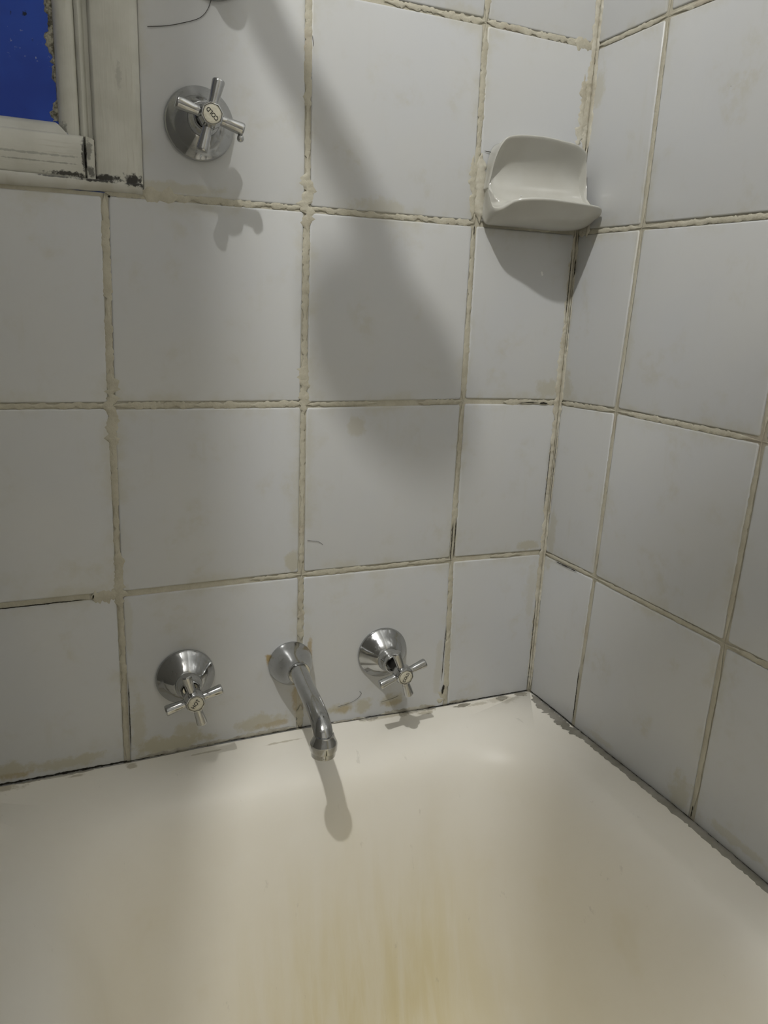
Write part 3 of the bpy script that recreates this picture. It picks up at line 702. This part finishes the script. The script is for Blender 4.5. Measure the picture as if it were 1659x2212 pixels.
# ------------------------------------------------------------------ shower arm above; beyond the visible flange, pipe and rose added for their wall shadow
sh = empty('shower_pipe', (-0.4350, 0, 0.6060), 'chrome shower pipe on the wall directly above the upper tap, its unseen run and rose shaped to cast shadow', 'shower')
bm = bmesh.new(); lathe(bm, [(0.0300, -0.0005), (0.0312, 0.001), (0.0310, 0.003), (0.0280, 0.006), (0.0200, 0.012), (0.0140, 0.018), (0.0125, 0.022)], 48, True); build('flange', bm, M['chrome'], sh, True, 0.8)
apath = catmull([(0, -0.005, 0), (0, -0.024, 0.003), (0, -0.034, 0.02), (0, -0.035, 0.12), (0, -0.035, 0.26), (-0.02, -0.06, 0.315), (-0.08, -0.17, 0.325), (-0.118, -0.28, 0.330), (-0.123, -0.36, 0.362), (-0.123, -0.405, 0.375), (-0.123, -0.425, 0.345)], 8)
bm = bmesh.new(); add_tube(bm, apath, 0.0125, 20); build('pipe', bm, M['chrome'], sh, True, 0.9)
rc = Vector((-0.121, -0.425, 0.335)); rd = Vector((0.03, -0.25, -0.97)).normalized()
def rose_ring(r, h, n=40):
    a = rd.cross(Vector((1, 0, 0))).normalized(); b = rd.cross(a)
    return [rc + rd*h + (a*math.cos(2*PI*i/n) + b*math.sin(2*PI*i/n))*r for i in range(n)]
bm = bmesh.new(); add_rings(bm, [rose_ring(*q) for q in ((0.0110, -0.052), (0.0115, -0.040), (0.016, -0.030), (0.030, -0.014), (0.040, -0.004), (0.044, 0.004), (0.0435, 0.012), (0.040, 0.014))], True, True, True)
build('rose', bm, M['chrome'], sh, True, 0.7)

# ------------------------------------------------------------------ unseen ceiling lamp holder, wide dark plate added to cut the ceiling's hot spot
lamp = empty('ceiling_lamp', (LAMP[0], LAMP[1], ZC), 'round dark brown ceiling lamp holder above the bath, its plate widened to block light', 'lamp')
bm = bmesh.new()
add_rings(bm, [[(r*math.cos(2*PI*i/32), r*math.sin(2*PI*i/32), z) for i in range(32)] for r, z in ((0.15, 0.0), (0.15, -0.010), (0.142, -0.016), (0.026, -0.024), (0.021, -0.095), (0.018, -0.1))], True, True, True)
build('holder', bm, M['bakelite'], lamp, True, 0.8)

# ------------------------------------------------------------------ unseen hanging bob, added to shade the tub's right side and lower corner
pc = empty('shade_bob', (-0.724, -0.757, ZC), 'added pear-shaped shade caster hanging unseen on a thin cord under the ceiling', 'shade caster')
bm = bmesh.new(); add_tube(bm, [(0, 0, 0), (0, 0, -0.20), (0, 0, -0.39)], 0.0012, 8); build('cord', bm, M['ceramic'], pc)
bm = bmesh.new()
add_rings(bm, [[(r*math.cos(2*PI*i/28), r*math.sin(2*PI*i/28), z - 0.38) for i in range(28)] for r, z in ((0.004, 0.0), (0.011, -0.008), (0.022, -0.028), (0.030, -0.055), (0.034, -0.075), (0.031, -0.092), (0.019, -0.104), (0.005, -0.108))], True, True, True)
build('handle', bm, M['ceramic'], pc, True, 1.2)

# ------------------------------------------------------------------ loose hairs stuck to the tiles
def hair(pts, label, r=0.00032):
    bm = bmesh.new(); add_tube(bm, catmull([(x, -0.0009, z) for x, z in pts], 8), r, 6)
    tag(build('hair', bm, M['hair'], None), label, 'hair', 'loose hairs stuck to the tiles')
hair([(-0.4949, 0.5440), (-0.4777, 0.5475), (-0.4631, 0.5522), (-0.4504, 0.5573), (-0.4439, 0.5621), (-0.4396, 0.5685), (-0.4369, 0.5754)], 'long dark hair curling on the tile above the upper tap', 0.00030)
hair([(-0.2900, -0.1810), (-0.2759, -0.1791), (-0.2678, -0.1766), (-0.2616, -0.1725), (-0.2586, -0.1678), (-0.2612, -0.1647)], 'curled dark hair on the tile between the spout and the right tap', 0.00022)
hair([(-0.2302, -0.1854), (-0.2204, -0.1838), (-0.2126, -0.1826), (-0.2061, -0.1804)], 'short straight hair on the tile directly under the right tap', 0.00022)
hair([(-0.3340, 0.0426), (-0.3277, 0.0415), (-0.3203, 0.0398), (-0.3151, 0.0359)], 'faint hair on the tile right of the middle joint, above the spout', 0.00022)

# flecks of white paint on the tiles under the soap dish
for pts, w in (([(-0.0462, 0.3575), (-0.0440, 0.3520)], 0.0016),):
    sd += 1; strip('paint_fleck', pts, PB, w, 0.0006, M['white_paint'], wall_back, sd, 0.3, base=0.0004, step=0.0008)
